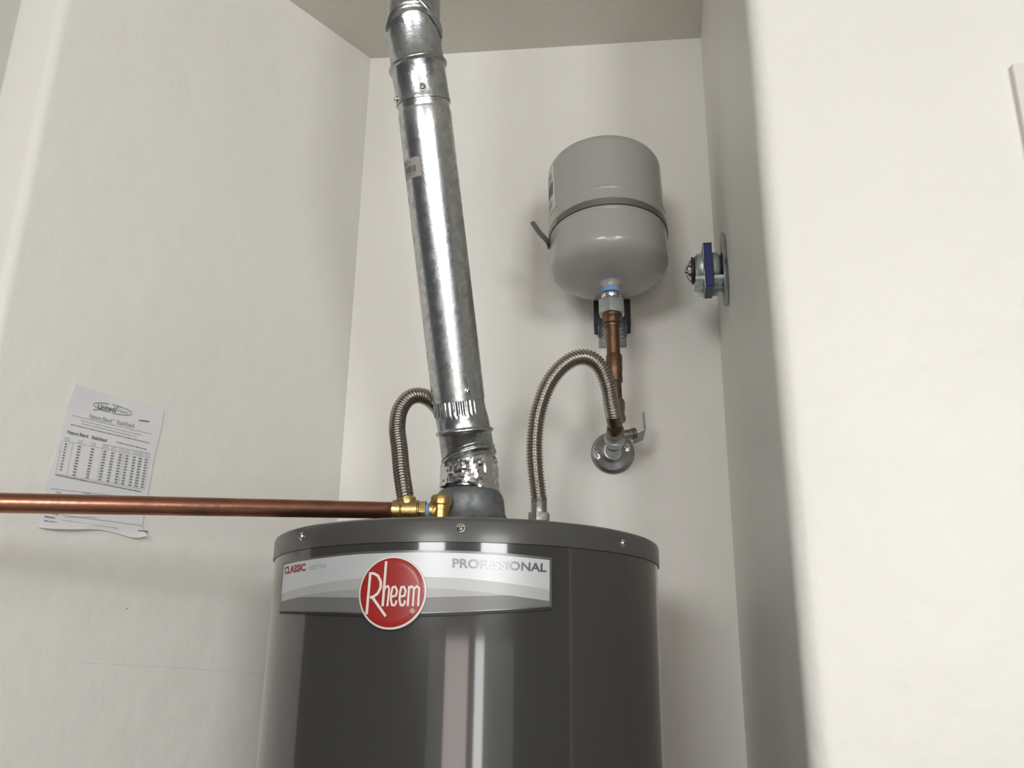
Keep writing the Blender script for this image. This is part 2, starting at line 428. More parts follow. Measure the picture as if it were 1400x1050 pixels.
# round badge
BC = (-15.55, 1.3295); BR_ = 0.0383
def disc(name, r, l0, l1, mt, parent):
    bm = bmesh.new(); rings = []
    n = 72
    prof = [(r, l0), (r, l1-0.0004), (r-0.0005, l1)] + [(r*q, l1) for q in (0.8, 0.6, 0.4, 0.2)]
    k = 180/PI/TR
    for rr, l in prof:
        rings.append([bm.verts.new(tsurf(BC[0]+rr*math.cos(2*PI*i/n)*k, BC[1]+rr*math.sin(2*PI*i/n), l)) for i in range(n)])
    for p, q in zip(rings, rings[1:]):
        for i in range(n): bm.faces.new((p[i], p[(i+1)%n], q[(i+1)%n], q[i]))
    bm.faces.new(rings[-1])
    return bm_link(name, bm, mt, parent, 40)
BD = disc('badge', BR_, 0.000, 0.0050, M_white, H); BD['label'] = 'round red badge with white rim and tall white lettering'
disc('red_disc', BR_-0.0021, 0.0045, 0.0054, M_red, BD)
STROKES = {'R1': [(-21.21, 1.3501), (-21.56, 1.307)], 'R2': [(-21.49, 1.3497), (-20.33, 1.3497), (-19.15, 1.3472), (-18.32, 1.341), (-18.23, 1.3348), (-18.89, 1.3287), (-19.96, 1.3252), (-20.91, 1.3244)], 'R3': [(-20.3, 1.3248), (-16.57, 1.3049)], 'h1': [(-17.18, 1.3622), (-17.47, 1.3151)], 'h2': [(-17.26, 1.3321), (-16.87, 1.3353), (-16.37, 1.336), (-16.02, 1.3329), (-16.27, 1.315)], 'e1': [(-15.31, 1.3248), (-14.25, 1.326), (-14.02, 1.3311), (-14.54, 1.3353), (-15.18, 1.3346), (-15.45, 1.3285), (-15.44, 1.3215), (-15.1, 1.3163), (-14.55, 1.3159), (-14.15, 1.318), (-14.08, 1.321)], 'm1': [(-11.09, 1.3358), (-11.24, 1.3152)], 'm2': [(-11.1, 1.3327), (-10.52, 1.3356), (-9.92, 1.3336), (-9.99, 1.3152)], 'm3': [(-9.87, 1.3327), (-9.26, 1.3356), (-8.62, 1.3336), (-8.74, 1.3152)], 'e2': [(-13.17, 1.3248), (-12.13, 1.3259), (-11.89, 1.331), (-12.41, 1.3352), (-13.03, 1.3345), (-13.3, 1.3284), (-13.3, 1.3215), (-12.97, 1.3163), (-12.43, 1.3158), (-12.04, 1.318), (-11.97, 1.321)], 'reg': [(-9.53, 1.3102), (-9.56, 1.3094), (-9.66, 1.3088), (-9.81, 1.3083), (-10.0, 1.3082), (-10.19, 1.3083), (-10.36, 1.3088), (-10.47, 1.3094), (-10.52, 1.3102), (-10.49, 1.311), (-10.39, 1.3117), (-10.23, 1.3121), (-10.04, 1.3123), (-9.85, 1.3121), (-9.69, 1.3117), (-9.57, 1.311), (-9.53, 1.3102)], 'reg2': [(-10.18, 1.3092), (-10.2, 1.3111), (-9.93, 1.311), (-9.92, 1.3102), (-10.14, 1.3101), (-9.87, 1.3092)]}
f = Flat(tsurf); kd = math.radians(1)*TR
for kk, pp in STROKES.items():
    wd = {'R': 0.0027, 'h': 0.0026, 'e': 0.0021, 'm': 0.0021, 'r': 0.00045}[kk[0]]
    if kk == 'h2' or kk in ('m2', 'm3'): wd = 0.0020
    f.stroke(pp, wd, dist=kd)
f.build('lettering', M_white, BD, 0.0054, 0.0006)

# draft hood over the flue
lathe('draft_hood', [(0.098, 1.4115), (0.092, 1.418), (0.070, 1.432), (0.058, 1.442), (0.0525, 1.449), (0.0495, 1.456), (0.0482, 1.466), (0.0475, 1.474), (0.0455, 1.481), (0.0415, 1.487), (0.0366, 1.4895)],
      base, Z3, M_hood, H, n=64)
# water nipple under the right hand hose
cyl('nipple', (0.0429, 1.325, 1.40), (0.0429, 1.325, 1.4632), 0.0115, M_dull, H)
cyl('nipple', (-0.0919, 1.170, 1.40), (-0.0919, 1.170, 1.452), 0.0115, M_brass, H)

# ================================================================ vent pipe
V = thing('vent_pipe', (TC.x, TC.y, 1.49), 'slanting galvanised steel flue pipe with ringed elbows at both ends', 'flue pipe')
P0 = Vector((-0.0563, 1.2220, 1.4900)); P1 = Vector((-0.0594, 1.2172, 1.5315)); P2 = Vector((-0.0652, 1.2040, 1.5680))
P3 = Vector((-0.0741, 1.1903, 1.6090)); P4 = Vector((-0.1282, 1.0633, 2.0020)); P5 = Vector((-0.1365, 1.0470, 2.0490))
P6 = Vector((-0.1435, 1.0360, 2.0940)); P7 = Vector((-0.1448, 1.0310, 2.1200)); P8 = Vector((-0.1450, 1.0290, 2.52))
R0 = 0.0365
dm = (P4-P3).normalized()
d01 = (P1-P0).normalized(); d12 = (P2-P1).normalized(); d23 = (P3-P2).normalized()
d45 = (P5-P4).normalized(); d56 = (P6-P5).normalized(); d67 = (P7-P6).normalized(); d78 = (P8-P7).normalized()
def bead(rings, c, d, nn, r, h=0.0032, w=0.0042, double=False):
    c, d = Vector(c), Vector(d).normalized()
    for s, q in ((-1.25, 0), (-0.95, 0.15), (-0.6, 0.75), (-0.2, 1.0), (0.2, 1.0), (0.6, 0.75), (0.95, 0.15), (1.25, 0)):
        rings.append((c + d*s*w, d, nn, r + h*q))
    if double:
        for s, q in ((1.5, 0.1), (1.9, 0.5), (2.3, 0.5), (2.7, 0.0)):
            rings.append((c + d*s*w, d, nn, r + h*q))
# lower elbow
rings = [(P0, Z3, Z3, R0+0.001), (P0+Z3*0.010, Z3, Z3, R0+0.001)]
n1 = Vector((-0.30, 0.08, 0.93)); bead(rings, P1, (d01+d12), n1, R0+0.0005, 0.0030, 0.0032, True)
bead(rings, P2, (d12+d23), (d12+dm+Vector((0.05, 0.22, 0))), R0+0.0003, 0.0036, 0.0038)
rings += [(P2.lerp(P3, 0.40), d23, dm, R0+0.0002), (P2.lerp(P3, 0.5), d23, dm, R0-0.0002)]
def crimp(i, a):
    return 0.0008*math.cos(34*a) if i >= nc0 else 0.0
nc0 = len(rings)
rings += [(P3-dm*0.018, dm, dm, R0-0.0006), (P3-dm*0.008, dm, dm, R0-0.0014), (P3+dm*0.004, dm, dm, R0-0.0018), (P3+dm*0.03, dm, dm, R0-0.002)]
el = gore_tube('elbow', rings, M_elbow, V, n=204, disp=crimp, smooth=50)
el['label'] = 'lower ringed elbow with crimped end'
# main run, slightly larger so it slips over the crimp
rings = [(P3+dm*0.0, dm, dm, R0-0.0004), (P3-dm*0.0003, dm, dm, R0+0.0004), (P3+dm*0.0006, dm, dm, R0+0.0004)]
rings += [(P3.lerp(P4, t), dm, dm, R0+0.0004) for t in (0.1, 0.3, 0.5, 0.7, 0.9, 0.965)]
rings += [(P4-dm*0.012, dm, dm, R0-0.0003), (P4-dm*0.0095, dm, dm, R0-0.0009), (P4-dm*0.006, dm, dm, R0-0.0002), (P4+dm*0.02, dm, dm, R0-0.0008)]
gore_tube('pipe_run', rings, M_galv, V, n=96)
# upper elbow
rings = [(P4-dm*0.001, dm, dm, R0-0.0002), (P4-dm*0.0014, dm, dm, R0+0.0016), (P4+dm*0.0015, dm, dm, R0+0.0016), (P4+dm*0.004, dm, dm, R0+0.0009)]
bead(rings, P5, (d45+d56), (d56+Vector((-0.06, 0.02, 0))), R0+0.0009, 0.0036, 0.0034)
bead(rings, P6, (d56+d67), Vector((-0.17, 0.28, 0.93)), R0+0.0005, 0.0036, 0.0036, True)
bead(rings, P7, (d67+d78), Vector((0.60, 0.15, 0.85)), R0+0.0005, 0.0034, 0.0036)
rings += [(P7+Z3*0.04, Z3, Z3, R0)]; bead(rings, P7+Z3*0.075, Z3, Z3, R0, 0.0034, 0.0036); rings += [(P7+Z3*0.10, Z3, Z3, R0)]
el = gore_tube('elbow', rings, M_elbow, V, n=96); el['label'] = 'upper ringed elbow at the ceiling end'
gore_tube('pipe_run', [(P7+Z3*0.095, Z3, Z3, R0+0.001), (P8, Z3, Z3, R0+0.001)], M_galv, V, n=64)['label'] = 'upright run through the ceiling'
# foil tape with torn lower edge
random.seed(3)
def foil_disp(i, a):
    p = Vector((math.cos(a)*2.3, math.sin(a)*2.3, i*0.42))
    return 0.0016 + 0.0028*abs(noise.noise(p*1.3)) + 0.0014*noise.noise(p*3.7)
vs, fs = [], []; n = 120; m_ = 12
for i in range(m_+1):
    for k in range(n):
        a = 2*PI*k/n; ca, sa = math.cos(a), math.sin(a)
        zl = 1.4905 + 0.0030*math.sin(3*a+0.6) + 0.0022*noise.noise(Vector((ca*5, sa*5, 3))) - 0.005*ca - 0.002
        zh = 1.5285 + 0.0045*(-ca) * -1 + 0.0035*math.sin(2*a+2.2) + 0.0025*noise.noise(Vector((ca*6, sa*6, 9)))
        t = i/m_; z = zl + (zh-zl)*t
        cx = TC.x + (z-1.492)*-0.075; cy = TC.y + (z-1.492)*-0.12
        r = R0 + 0.0012 + foil_disp(i, a) + (0.002*(1-t)**3)
        if i == m_: r = R0 + 0.0012
        vs.append((cx+ca*r, cy+sa*r, z))
for i in range(m_):
    for k in range(n):
        k2 = (k+1) % n; fs.append((i*n+k, i*n+k2, (i+1)*n+k2, (i+1)*n+k))
link('foil_tape', mesh('foil_tape', vs, fs), M_foil, V, 12)
# screws
def on_pipe(p, off, mt, r):
    p = Vector(p); c = P3 + dm*((p-P3).dot(dm))
    toc = (Vector((0, 0, 1.25)) - c); toc = toc - dm*toc.dot(dm); toc.normalize()
    side = dm.cross(toc)
    q = (toc + side*off).normalized()
    return c, q
c, q = on_pipe((-0.0579, 1.1861, 1.6218), 0.42, None, 0); 
if (c+q*R0).x < c.x: q = on_pipe((-0.0579, 1.1861, 1.6218), -0.42, None, 0)[1]
screw('sheet_screw', c+q*(R0+0.0008), q, 0.0040, M_chrome, V)
c, q = on_pipe((-0.1274, 1.0598, 2.0127), 0.03, None, 0); screw('sheet_screw', c+q*(R0+0.0020), q, 0.0041, M_chrome, V)
c, q = on_pipe((-0.1274, 1.0598, 2.0035), 1, None, 0); q = Vector((-0.93, -0.32, -0.12)).normalized(); screw('sheet_screw', c+q*(R0+0.0016), q, 0.0034, M_chrome, V)
# price sticker on the run
def psurf(a, b, lift):
    """a: degrees round the pipe from the side facing the room, b: metres along the run from P3"""
    c = P3 + dm*b; f0 = Vector((0.07, -1, 0)); f0 = (f0 - dm*f0.dot(dm)).normalized(); s0 = f0.cross(dm) * 1.0
    if s0.x < 0: s0 = -s0
    t = math.radians(a); return c + (f0*math.cos(t) + s0*math.sin(t))*(R0+0.0004+lift)
bb = (Vector((-0.1403, 1.0926, 1.9105))-P3).dot(dm)
def pgrid(name, a0, a1, b0, b1, lift, mt, parent, cut=0.0):
    vs = []; fs = []; n = 10
    for k in range(n+1):
        a = a0+(a1-a0)*k/n
        vs += [psurf(a, b0+(0.003 if k in (0,) else 0), lift), psurf(a, b1-(0.003 if k in (n,) else 0), lift)]
    for k in range(n): fs.append((2*k, 2*k+2, 2*k+3, 2*k+1))
    return link(name, mesh(name, vs, fs), mt, parent)
ST = pgrid('price_sticker', -84, -24, bb-0.0135, bb+0.0135, 0.0002, M_label, V); ST['label'] = 'torn beige barcode sticker'
f = Flat(psurf)
random.seed(5); a = -70
while a < -38:
    wv = random.choice((1.0, 1.8, 2.8)); f.poly([(a, bb-0.006), (a+wv, bb-0.006), (a+wv, bb+0.003), (a, bb+0.003)]); a += wv + random.choice((0.9, 1.6))
for (x0, x1, y) in ((-76, -50, 0.0090), (-74, -58, 0.0060), (-62, -42, -0.0090), (-78, -74, 0.001), (-78, -74, -0.009)):
    x = x0
    while x < x1: f.poly([(x, bb+y-0.0006), (x+2.2, bb+y-0.0006), (x+2.2, bb+y+0.0006), (x, bb+y+0.0006)]); x += 3.2
f.build('barcode', M_ink, ST, 0.0004)['kind'] = 'stuff'

# ================================================================ expansion tank
EX = Vector((0.1600, 1.3830))
tilt = Matrix.Rotation(math.radians(-5.5), 4, 'X') @ Matrix.Rotation(math.radians(-1.2), 4, 'Y')
eo = Vector((EX.x+0.0045, EX.y-0.002, 1.872))
def epos(p): return eo + (tilt @ Vector((p[0], p[1], p[2])))
eax = tilt.to_3x3() @ Z3
T = thing('expansion_tank', eo, 'small grey domed tank standing on a copper riser above the heater', 'expansion tank')
ER_ = 0.1005
prof = [(0.014, 0.003)]
for k in range(1, 15):
    t = k/14*PI/2; prof.append((ER_*math.sin(t)**0.82, 0.040 - 0.036*math.cos(t)**0.9))
prof += [(ER_, 0.060), (ER_, 0.088), (ER_+0.0012, 0.090), (ER_+0.0012, 0.094), (ER_, 0.096), (ER_-0.0002, 0.128), (ER_+0.0008, 0.130), (ER_+0.0008, 0.133), (ER_-0.0008, 0.135), (ER_-0.0012, 0.222)]
for k in range(14, -1, -1):
    t = k/14*PI/2; prof.append(((ER_-0.0012)*math.sin(t)**0.82+0.0002, 0.224 + 0.038*math.cos(t)**0.9))
lathe('body', prof, eo, eax, M_etank, T, n=120, smooth=25)
lathe('neck', [(0.021, 0.006), (0.0165, 0.002), (0.0145, -0.002), (0.0145, -0.010)], eo, eax, M_etank, T, n=32)
def esurf(a, b, lift):
    t = math.radians(a); r = ER_ - 0.001 + lift
    return epos((r*math.sin(t), -r*math.cos(t), b))
def egrid(name, a0, a1, b0, b1, lift, mt, parent, n=12):
    vs = []; fs = []
    for k in range(n+1):
        a = a0+(a1-a0)*k/n; vs += [esurf(a, b0, lift), esurf(a, b1, lift)]
    for k in range(n): fs.append((2*k, 2*k+2, 2*k+3, 2*k+1))
    return link(name, mesh(name, vs, fs), mt, parent)
LB = egrid('label', -128, -67, 0.136, 0.222, 0.0003, M_label2, T); LB['label'] = 'pale printed label wrapped round the left side'
egrid('print_block', -122, -71, 0.165, 0.192, 0.0005, M_ink, LB)
egrid('print_block', -120, -74, 0.198, 0.214, 0.0005, M_ink2, LB)
egrid('print_block', -120, -74, 0.142, 0.157, 0.0005, M_ink2, LB)

# strap and wall channel that hold it
BK = thing('tank_bracket', (0.19, 1.536, 1.80), 'perforated grey wall channel with steel strap behind and round the domed tank', 'pipe bracket')
vs, fs = [], []; n = 120; sw = 0.0062
for k in range(n+1):
    a = 2*PI*k/n; zc = 0.0975 + 0.004*math.cos(a)
    for r, dz in ((ER_+0.0006, -sw), (ER_+0.0024, -sw), (ER_+0.0024, sw), (ER_+0.0006, sw)):
        vs.append(epos((r*math.sin(a), -r*math.cos(a), zc+dz)))
for k in range(n):
    for j in range(4): fs.append((4*k+j, 4*k+(j+1)%4, 4*k+4+(j+1)%4, 4*k+4+j))
SP = link('strap', mesh('strap', vs, fs), M_strap, BK, 30)
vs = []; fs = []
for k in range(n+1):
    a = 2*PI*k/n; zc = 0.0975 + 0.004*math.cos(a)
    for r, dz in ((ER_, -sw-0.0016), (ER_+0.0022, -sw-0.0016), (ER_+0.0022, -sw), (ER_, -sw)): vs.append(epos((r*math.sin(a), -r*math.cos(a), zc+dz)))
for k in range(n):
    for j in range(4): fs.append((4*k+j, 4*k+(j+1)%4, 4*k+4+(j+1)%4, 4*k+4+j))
link('strap_shadow_line', mesh('strap_shadow_line', vs, fs), M_black, SP, 30)  # black strip below the strap, painted in as its shadow
# fine ribs pressed in the strap
bms = []
for k in range(150):
    a = math.radians(-62 + 110*k/149); zc = 0.0975 + 0.004*math.cos(a)
    c = epos(((ER_+0.0026)*math.sin(a), -(ER_+0.0026)*math.cos(a), zc)); tx = (tilt.to_3x3() @ Vector((math.cos(a), math.sin(a), 0)))
    bms.append(box_bm(c, tx, tx.cross(eax), eax, 0.0007, 0.0006, sw*1.5))
o = bm_link('strap_ribs', merge(bms), M_strap, SP, False); o['kind'] = 'stuff'
# loose strap tail
tp = spline([(0.0610, 1.3950, 1.9500), (0.0560, 1.3815, 1.9560), (0.0425, 1.3760, 1.9700), (0.0290, 1.3700, 1.9885)], 0.003)
vs, fs = [], []
for i, p in enumerate(tp):
    d = (tp[min(i+1, len(tp)-1)] - tp[max(i-1, 0)]).normalized(); up = Vector((0.25, 0.35, 0.9)); up = (up - d*up.dot(d)).normalized(); nn = d.cross(up)
    for s, q in ((-1, -1), (1, -1), (1, 1), (-1, 1)):
        vs.append(p + up*s*(0.0062 if i < len(tp)-1 else 0.004) + nn*q*0.0007)
for i in range(len(tp)-1):
    for j in range(4): fs.append((4*i+j, 4*i+(j+1)%4, 4*i+4+(j+1)%4, 4*i+4+j))
fs += [(0, 3, 2, 1), (len(vs)-4, len(vs)-3, len(vs)-2, len(vs)-1)]
link('strap_tail', mesh('strap_tail', vs, fs), M_strap, BK, 30)
# channel: U section on the wall behind the riser
bx = Vector((DB.x, DB.y, 0)); by = Vector((DB.y, -DB.x, 0))            # along the wall, out of the wall
def on_back(x, z, out):
    t = (x - A.x)/DB.x; return Vector((x, A.y + DB.y*t, z)) + by*out
cx = 0.1845
bms = [box_bm(on_back(cx, 1.935, 0.003), bx, by, Z3, 0.050, 0.002, 0.23, 0.0004),
       box_bm(on_back(cx-0.0250, 1.945, 0.022), bx, by, Z3, 0.002, 0.040, 0.21, 0.0004),
       box_bm(on_back(cx+0.0250, 1.945, 0.022), bx, by, Z3, 0.002, 0.040, 0.21, 0.0004)]
CH = bm_link('channel', merge(bms), M_channel, BK, 30)
bms = [box_bm(on_back(cx+s*0.017, z, 0.0046), bx, by, Z3, 0.0026, 0.0016, 0.0026) for s in (-1, 1) for z in (1.832, 1.840, 1.848, 1.856, 1.866)]
bms += [box_bm(on_back(cx+s*0.0085, z, 0.0046), bx, by, Z3, 0.0026, 0.0016, 0.0026) for s in (-1, 1) for z in (1.832, 1.840, 1.848, 1.856, 1.866)]
o = bm_link('punched_holes', merge(bms), M_label2, CH, False); o['kind'] = 'stuff'
for s in (-1, 1):
    bm_link('bracket_arm', box_bm(on_back(cx+s*0.0290, 1.872, 0.020), bx, by, Z3, 0.008, 0.050, 0.050, 0.0004), M_black, BK, 30)
bm_link('saddle', box_bm(on_back(cx, 1.975, 0.030), bx, by, Z3, 0.044, 0.052, 0.020, 0.002), M_zinc, BK, 30)

# ================================================================ copper riser under the expansion tank
RX = Vector((0.1655, 1.3805))
U = thing('copper_riser', (RX.x, RX.y, 1.64), 'upright brown copper pipe carrying the domed grey tank', 'copper pipe')
def rz(z): return Vector((0.1684 - (z-1.62)*0.016, 1.3830-0.002, z))
lathe('tape_wrap', [(0.0148, 0), (0.0156, 0.001), (0.0156, 0.0075), (0.0148, 0.0085)], rz(1.8590), Z3, M_tape, U, 32)
lathe('collar', [(0.0135, -0.001), (0.0165, 0), (0.0168, 0.003), (0.0155, 0.006), (0.0168, 0.010), (0.0165, 0.013), (0.0145, 0.0145)], rz(1.8425), Z3, M_chrome, U, 32)
bm_link('hex_nut', prism_bm(rz(1.8320), Z3, 0.0235, 0.0245, 6, 0.33, 0.0010), M_zinc, U, 30)
lathe('adapter', [(0.0125, -0.005), (0.0128, 0.0), (0.0160, 0.001), (0.0160, 0.0030), (0.0135, 0.004), (0.0142, 0.010), (0.0165, 0.013), (0.0165, 0.021)], rz(1.8020), Z3, M_copper_old, U, 32)
lathe('tube', [(0.0111, 0), (0.0111, 0.135)], rz(1.672), rz(1.80)-rz(1.672), M_copper_old, U, 32)
lathe('coupling', [(0.0112, 0), (0.0130, 0.001), (0.0132, 0.006), (0.0125, 0.014), (0.0134, 0.022), (0.0134, 0.046), (0.0124, 0.048), (0.0112, 0.0485)], rz(1.7005), Z3, M_copper_old, U, 32)
lathe('tee', [(0.0112, 0.0), (0.0135, 0.0015), (0.0150, 0.004), (0.0150, 0.010), (0.0136, 0.012), (0.0132, 0.018), (0.0142, 0.021), (0.0142, 0.035), (0.0112, 0.040)], rz(1.6320)+Vector((0, -0.004, 0)), Z3, M_solder, U, 32)

# ================================================================ shut-off valve on the back wall
vc = on_back(0.1800, 1.6215, 0.0)
VV = thing('shutoff_valve', vc, 'grey quarter-turn valve with round wall plate below the copper riser', 'valve')
lathe('wall_plate', [(0.0385, 0.0), (0.0385, 0.002), (0.0370, 0.0050), (0.031, 0.0085), (0.022, 0.0105), (0.0165, 0.014), (0.0155, 0.019)], vc, by, M_plate, VV, 64)
stub = spline([vc+by*0.004, vc+by*0.035+Z3*-0.002, (0.1740, 1.4700, 1.6105), (0.1712, 1.4450, 1.6150)], 0.004)
sweep('stub_pipe', stub, lambda i: 0.0125, M_dull, VV, 28)
pa = Vector((0.1737, 1.4640, 1.6070)); pb = Vector((0.1690, 1.4080, 1.6375))
ax_ = (pb-pa).normalized()
lathe('valve_body', [(0.0115, -0.004), (0.0125, 0), (0.0128, 0.022), (0.0165, 0.030), (0.0175, 0.034), (0.0175, 0.037), (0.0150, 0.040), (0.0150, 0.046)], pa - ax_*0.006, ax_, M_zinc, VV, 40)
lathe('union_nut', [(0.0140, 0.0), (0.0148, 0.002), (0.0140, 0.006), (0.0135, 0.010), (0.0143, 0.014), (0.0143, 0.020), (0.0125, 0.024)], pa + ax_*0.038, (rz(1.64)-(pa+ax_*0.038)), M_solder, VV, 32)
sb = Vector((0.1760, 1.4460, 1.6275)); se = Vector((0.2055, 1.4500, 1.6335))
cyl('handle_stem', sb, se, 0.0085, M_dull, VV, 24)
cyl('packing_nut', se - (se-sb).normalized()*0.004, se + (se-sb).normalized()*0.0035, 0.0098, M_solder, VV, 24)
hp = [(0.2065, 1.4535, 1.6265), (0.2230, 1.4520, 1.6335), (0.2238, 1.4480, 1.6430), (0.2215, 1.4440, 1.6690)]
vs = []; hw = [0.0085, 0.0085, 0.0050, 0.0046]
bms = []
hpv = [Vector(p) for p in hp]
hd = Vector((0.25, -0.93, 0.25)).normalized()
bmh = bmesh.new(); rows = []
for i, p in enumerate(hpv):
    d = (hpv[min(i+1, 3)]-hpv[max(i-1, 0)]).normalized(); up = d.cross(hd).normalized()
    w_ = hw[i]
    rows.append([bmh.verts.new(p + up*0.0012*s + (hd*w_*q*0.8 + Z3*(w_*q*0.75 if i < 2 else 0))) for s, q in ((-1, -1), (1, -1), (1, 1), (-1, 1))])
for p, q in zip(rows, rows[1:]):
    for j in range(4): bmh.faces.new((p[j], p[(j+1)%4], q[(j+1)%4], q[j]))
bmh.faces.new(rows[0]); bmh.faces.new(rows[-1][::-1])
bmesh.ops.bevel(bmh, geom=list(bmh.edges), offset=0.0006, segments=1, affect='EDGES')
bm_link('handle', bmh, M_zinc, VV, 30)
for sx, sz in ((-0.0245, -0.004), (0.024, 0.008)):
    p = vc + bx*sx + Z3*sz + by*0.0095
    q = screw('plate_screw', p, by, 0.0048, M_chrome, VV)
    bm_link('screw_slot_lug', prism_bm(p - by*0.0015, by, 0.0095, 0.003, 20, 0, 0.0006), M_dull, q, 30)

# ================================================================ flexible corrugated hoses
def hose(name, pts, R, pitch, label, parent_loc, ferr0):
    h = thing(name, parent_loc, label, 'flexible hose', 'corrugated steel water hoses')
    step = pitch/8
    P = spline(pts, step)
    sweep('corrugated_tube', P, lambda i: R - 0.0014*(1-math.cos(2*PI*i/8)), M_steel, h, 28)
    return h, P
rh = [(0.0427, 1.3240, 1.4960), (0.0403, 1.3195, 1.5130), (0.0368, 1.3138, 1.5423), (0.0354, 1.3117, 1.5813), (0.0407, 1.307, 1.6284), (0.0583, 1.302, 1.6762), (0.0863, 1.2990, 1.7071), (0.1137, 1.3010, 1.7155), (0.1359, 1.3110, 1.7045), (0.1492, 1.3260, 1.6792), (0.1553, 1.3400, 1.6544), (0.1610, 1.3560, 1.6371)]
HR, PR = hose('flexible_hose', rh, 0.0130, 0.0046, 'arched corrugated steel hose from heater top right up to the copper riser', rh[0], None)
lathe('ferrule', [(0.0105, -0.008), (0.0118, -0.007), (0.0118, 0.015), (0.0105, 0.017)], (0.0427, 1.3243, 1.4830), Z3, M_dull, HR, 32)
NT = bm_link('swivel_nut', prism_bm((0.0428, 1.3248, 1.4700), Z3, 0.0168, 0.013, 6, 0.25, 0.0012), M_dull, HR, 30)
dd = (Vector(rh[-1])-Vector(rh[-2])).normalized()
lathe('ferrule', [(0.0105, -0.004), (0.0128, -0.002), (0.0128, 0.012), (0.0118, 0.016)], Vector(rh[-1]), dd, M_solder, HR, 32)
lh = [(-0.1372, 1.173, 1.4575), (-0.1416, 1.177, 1.4778), (-0.1476, 1.1836, 1.506), (-0.1535, 1.1931, 1.5417), (-0.1594, 1.2041, 1.5726), (-0.1578, 1.2126, 1.6017), (-0.145, 1.2196, 1.6224), (-0.1264, 1.2307, 1.6272), (-0.1083, 1.2476, 1.617), (-0.0956, 1.2741, 1.6002), (-0.088, 1.3236, 1.577), (-0.092, 1.42, 1.56), (-0.09, 1.571, 1.56)]
HL, PL = hose('flexible_hose', lh, 0.0118, 0.0042, 'shorter corrugated steel hose looping behind the flue from the brass fittings', lh[0], None)

# ================================================================ copper line from the left with its brass fittings
ca = Vector((-0.1530, 1.1745, 1.4515)); cb = Vector((-0.6750, 0.9480, 1.4175))
# (far end lies outside the picture; wall_left's free end is behind it)
pa_ = Vector((-0.1540, 1.1740, 1.4518)); pl = Vector((-0.5540, 0.9640, 1.4185)); dirp = (pl-pa_).normalized()
CPp = thing('copper_pipe', pl + dirp*0.35, 'long horizontal copper pipe running in from the left past the paper notice', 'copper pipe')
pts = [pa_ + dirp*(-0.004) + dirp*t for t in [k*0.02 for k in range(46)]]
sweep('tube', pts, lambda i: 0.0111, M_copper, CPp, 32)
BF = thing('brass_fitting', pa_, 'row of brass pipe fittings with blue tape between copper pipe and heater top', 'pipe fitting')
e0 = Vector((-0.0919, 1.1715, 1.4515)); g = (e0 - pa_); gl = g.length; gd = g.normalized()
lathe('compression_nut', [(0.0112, -0.003), (0.0140, -0.001), (0.0142, 0.009), (0.0125, 0.011), (0.0125, 0.013)], pa_, gd, M_brass, BF, 32)
tee = lathe('tee_body', [(0.0125, 0.0), (0.0142, 0.001), (0.0142, 0.020), (0.0128, 0.021), (0.0128, 0.022)], pa_ + gd*0.0115, gd, M_brass, BF, 6 if False else 32)
tb = pa_ + gd*0.0185
lathe('branch_nut', [(0.0110, 0.0), (0.0122, 0.002), (0.0122, 0.0120), (0.0112, 0.013)], tb + Z3*0.004, Vector(lh[1])-Vector(lh[0]), M_brass, tee, 32)
bm_link('hex_nut', prism_bm(pa_ + gd*0.0385, gd, 0.0142, 0.009, 6, 0.3, 0.001), M_brass, BF, 30)
lathe('tape_ring', [(0.0095, 0), (0.0098, 0.001), (0.0098, 0.008), (0.0095, 0.009)], pa_ + gd*0.0425, gd, M_tape, BF, 28)
lathe('collar', [(0.0100, 0), (0.0128, 0.001), (0.0128, 0.005), (0.0105, 0.0065)], pa_ + gd*0.0475, gd, M_brass, BF, 32)
ep = spline([pa_ + gd*0.050, pa_ + gd*(gl-0.006), e0 + Vector((0.0, 0, 0.006)), e0 + Z3*0.012], 0.002)
EB = sweep('elbow', ep, lambda i: 0.0105, M_brass, BF, 28)
lathe('elbow_cap', [(0.0110, -0.016), (0.0118, -0.014), (0.0118, 0.006), (0.0136, 0.0072), (0.0138, 0.008), (0.0138, 0.0165), (0.0122, 0.0195), (0.0085, 0.0205)], e0 + Vector((0, 0, 0.0005)), Z3, M_brass, EB, 32)

# ================================================================ paper notice on the left wall
def wsurf(a, b, lift):
    """a: metres from the corner along wall_left, b: height"""
    p = A + DL*a + NL*lift; return Vector((p.x, p.y, b))
PO = [(0.5015, 1.6284), (0.4325, 1.6275), (0.3608, 1.6249), (0.3617, 1.5961), (0.3667, 1.5458), (0.3686, 1.4949), (0.37, 1.4601), (0.3706, 1.4429), (0.364, 1.434), (0.3666, 1.4283), (0.3808, 1.4276), (0.4069, 1.4311), (0.4295, 1.433), (0.4487, 1.4317), (0.4716, 1.4276), (0.5008, 1.425), (0.5175, 1.4251), (0.5185, 1.4372), (0.5173, 1.4621), (0.5164, 1.4896), (0.5108, 1.5231), (0.5084, 1.5638), (0.5056, 1.5959)]
L_ = sorted([(b, a) for a, b in PO[16:]] + [(1.6284, 0.5015)]); R_ = sorted([(b, a) for a, b in PO[2:8]] )
BT = sorted(PO[8:17])
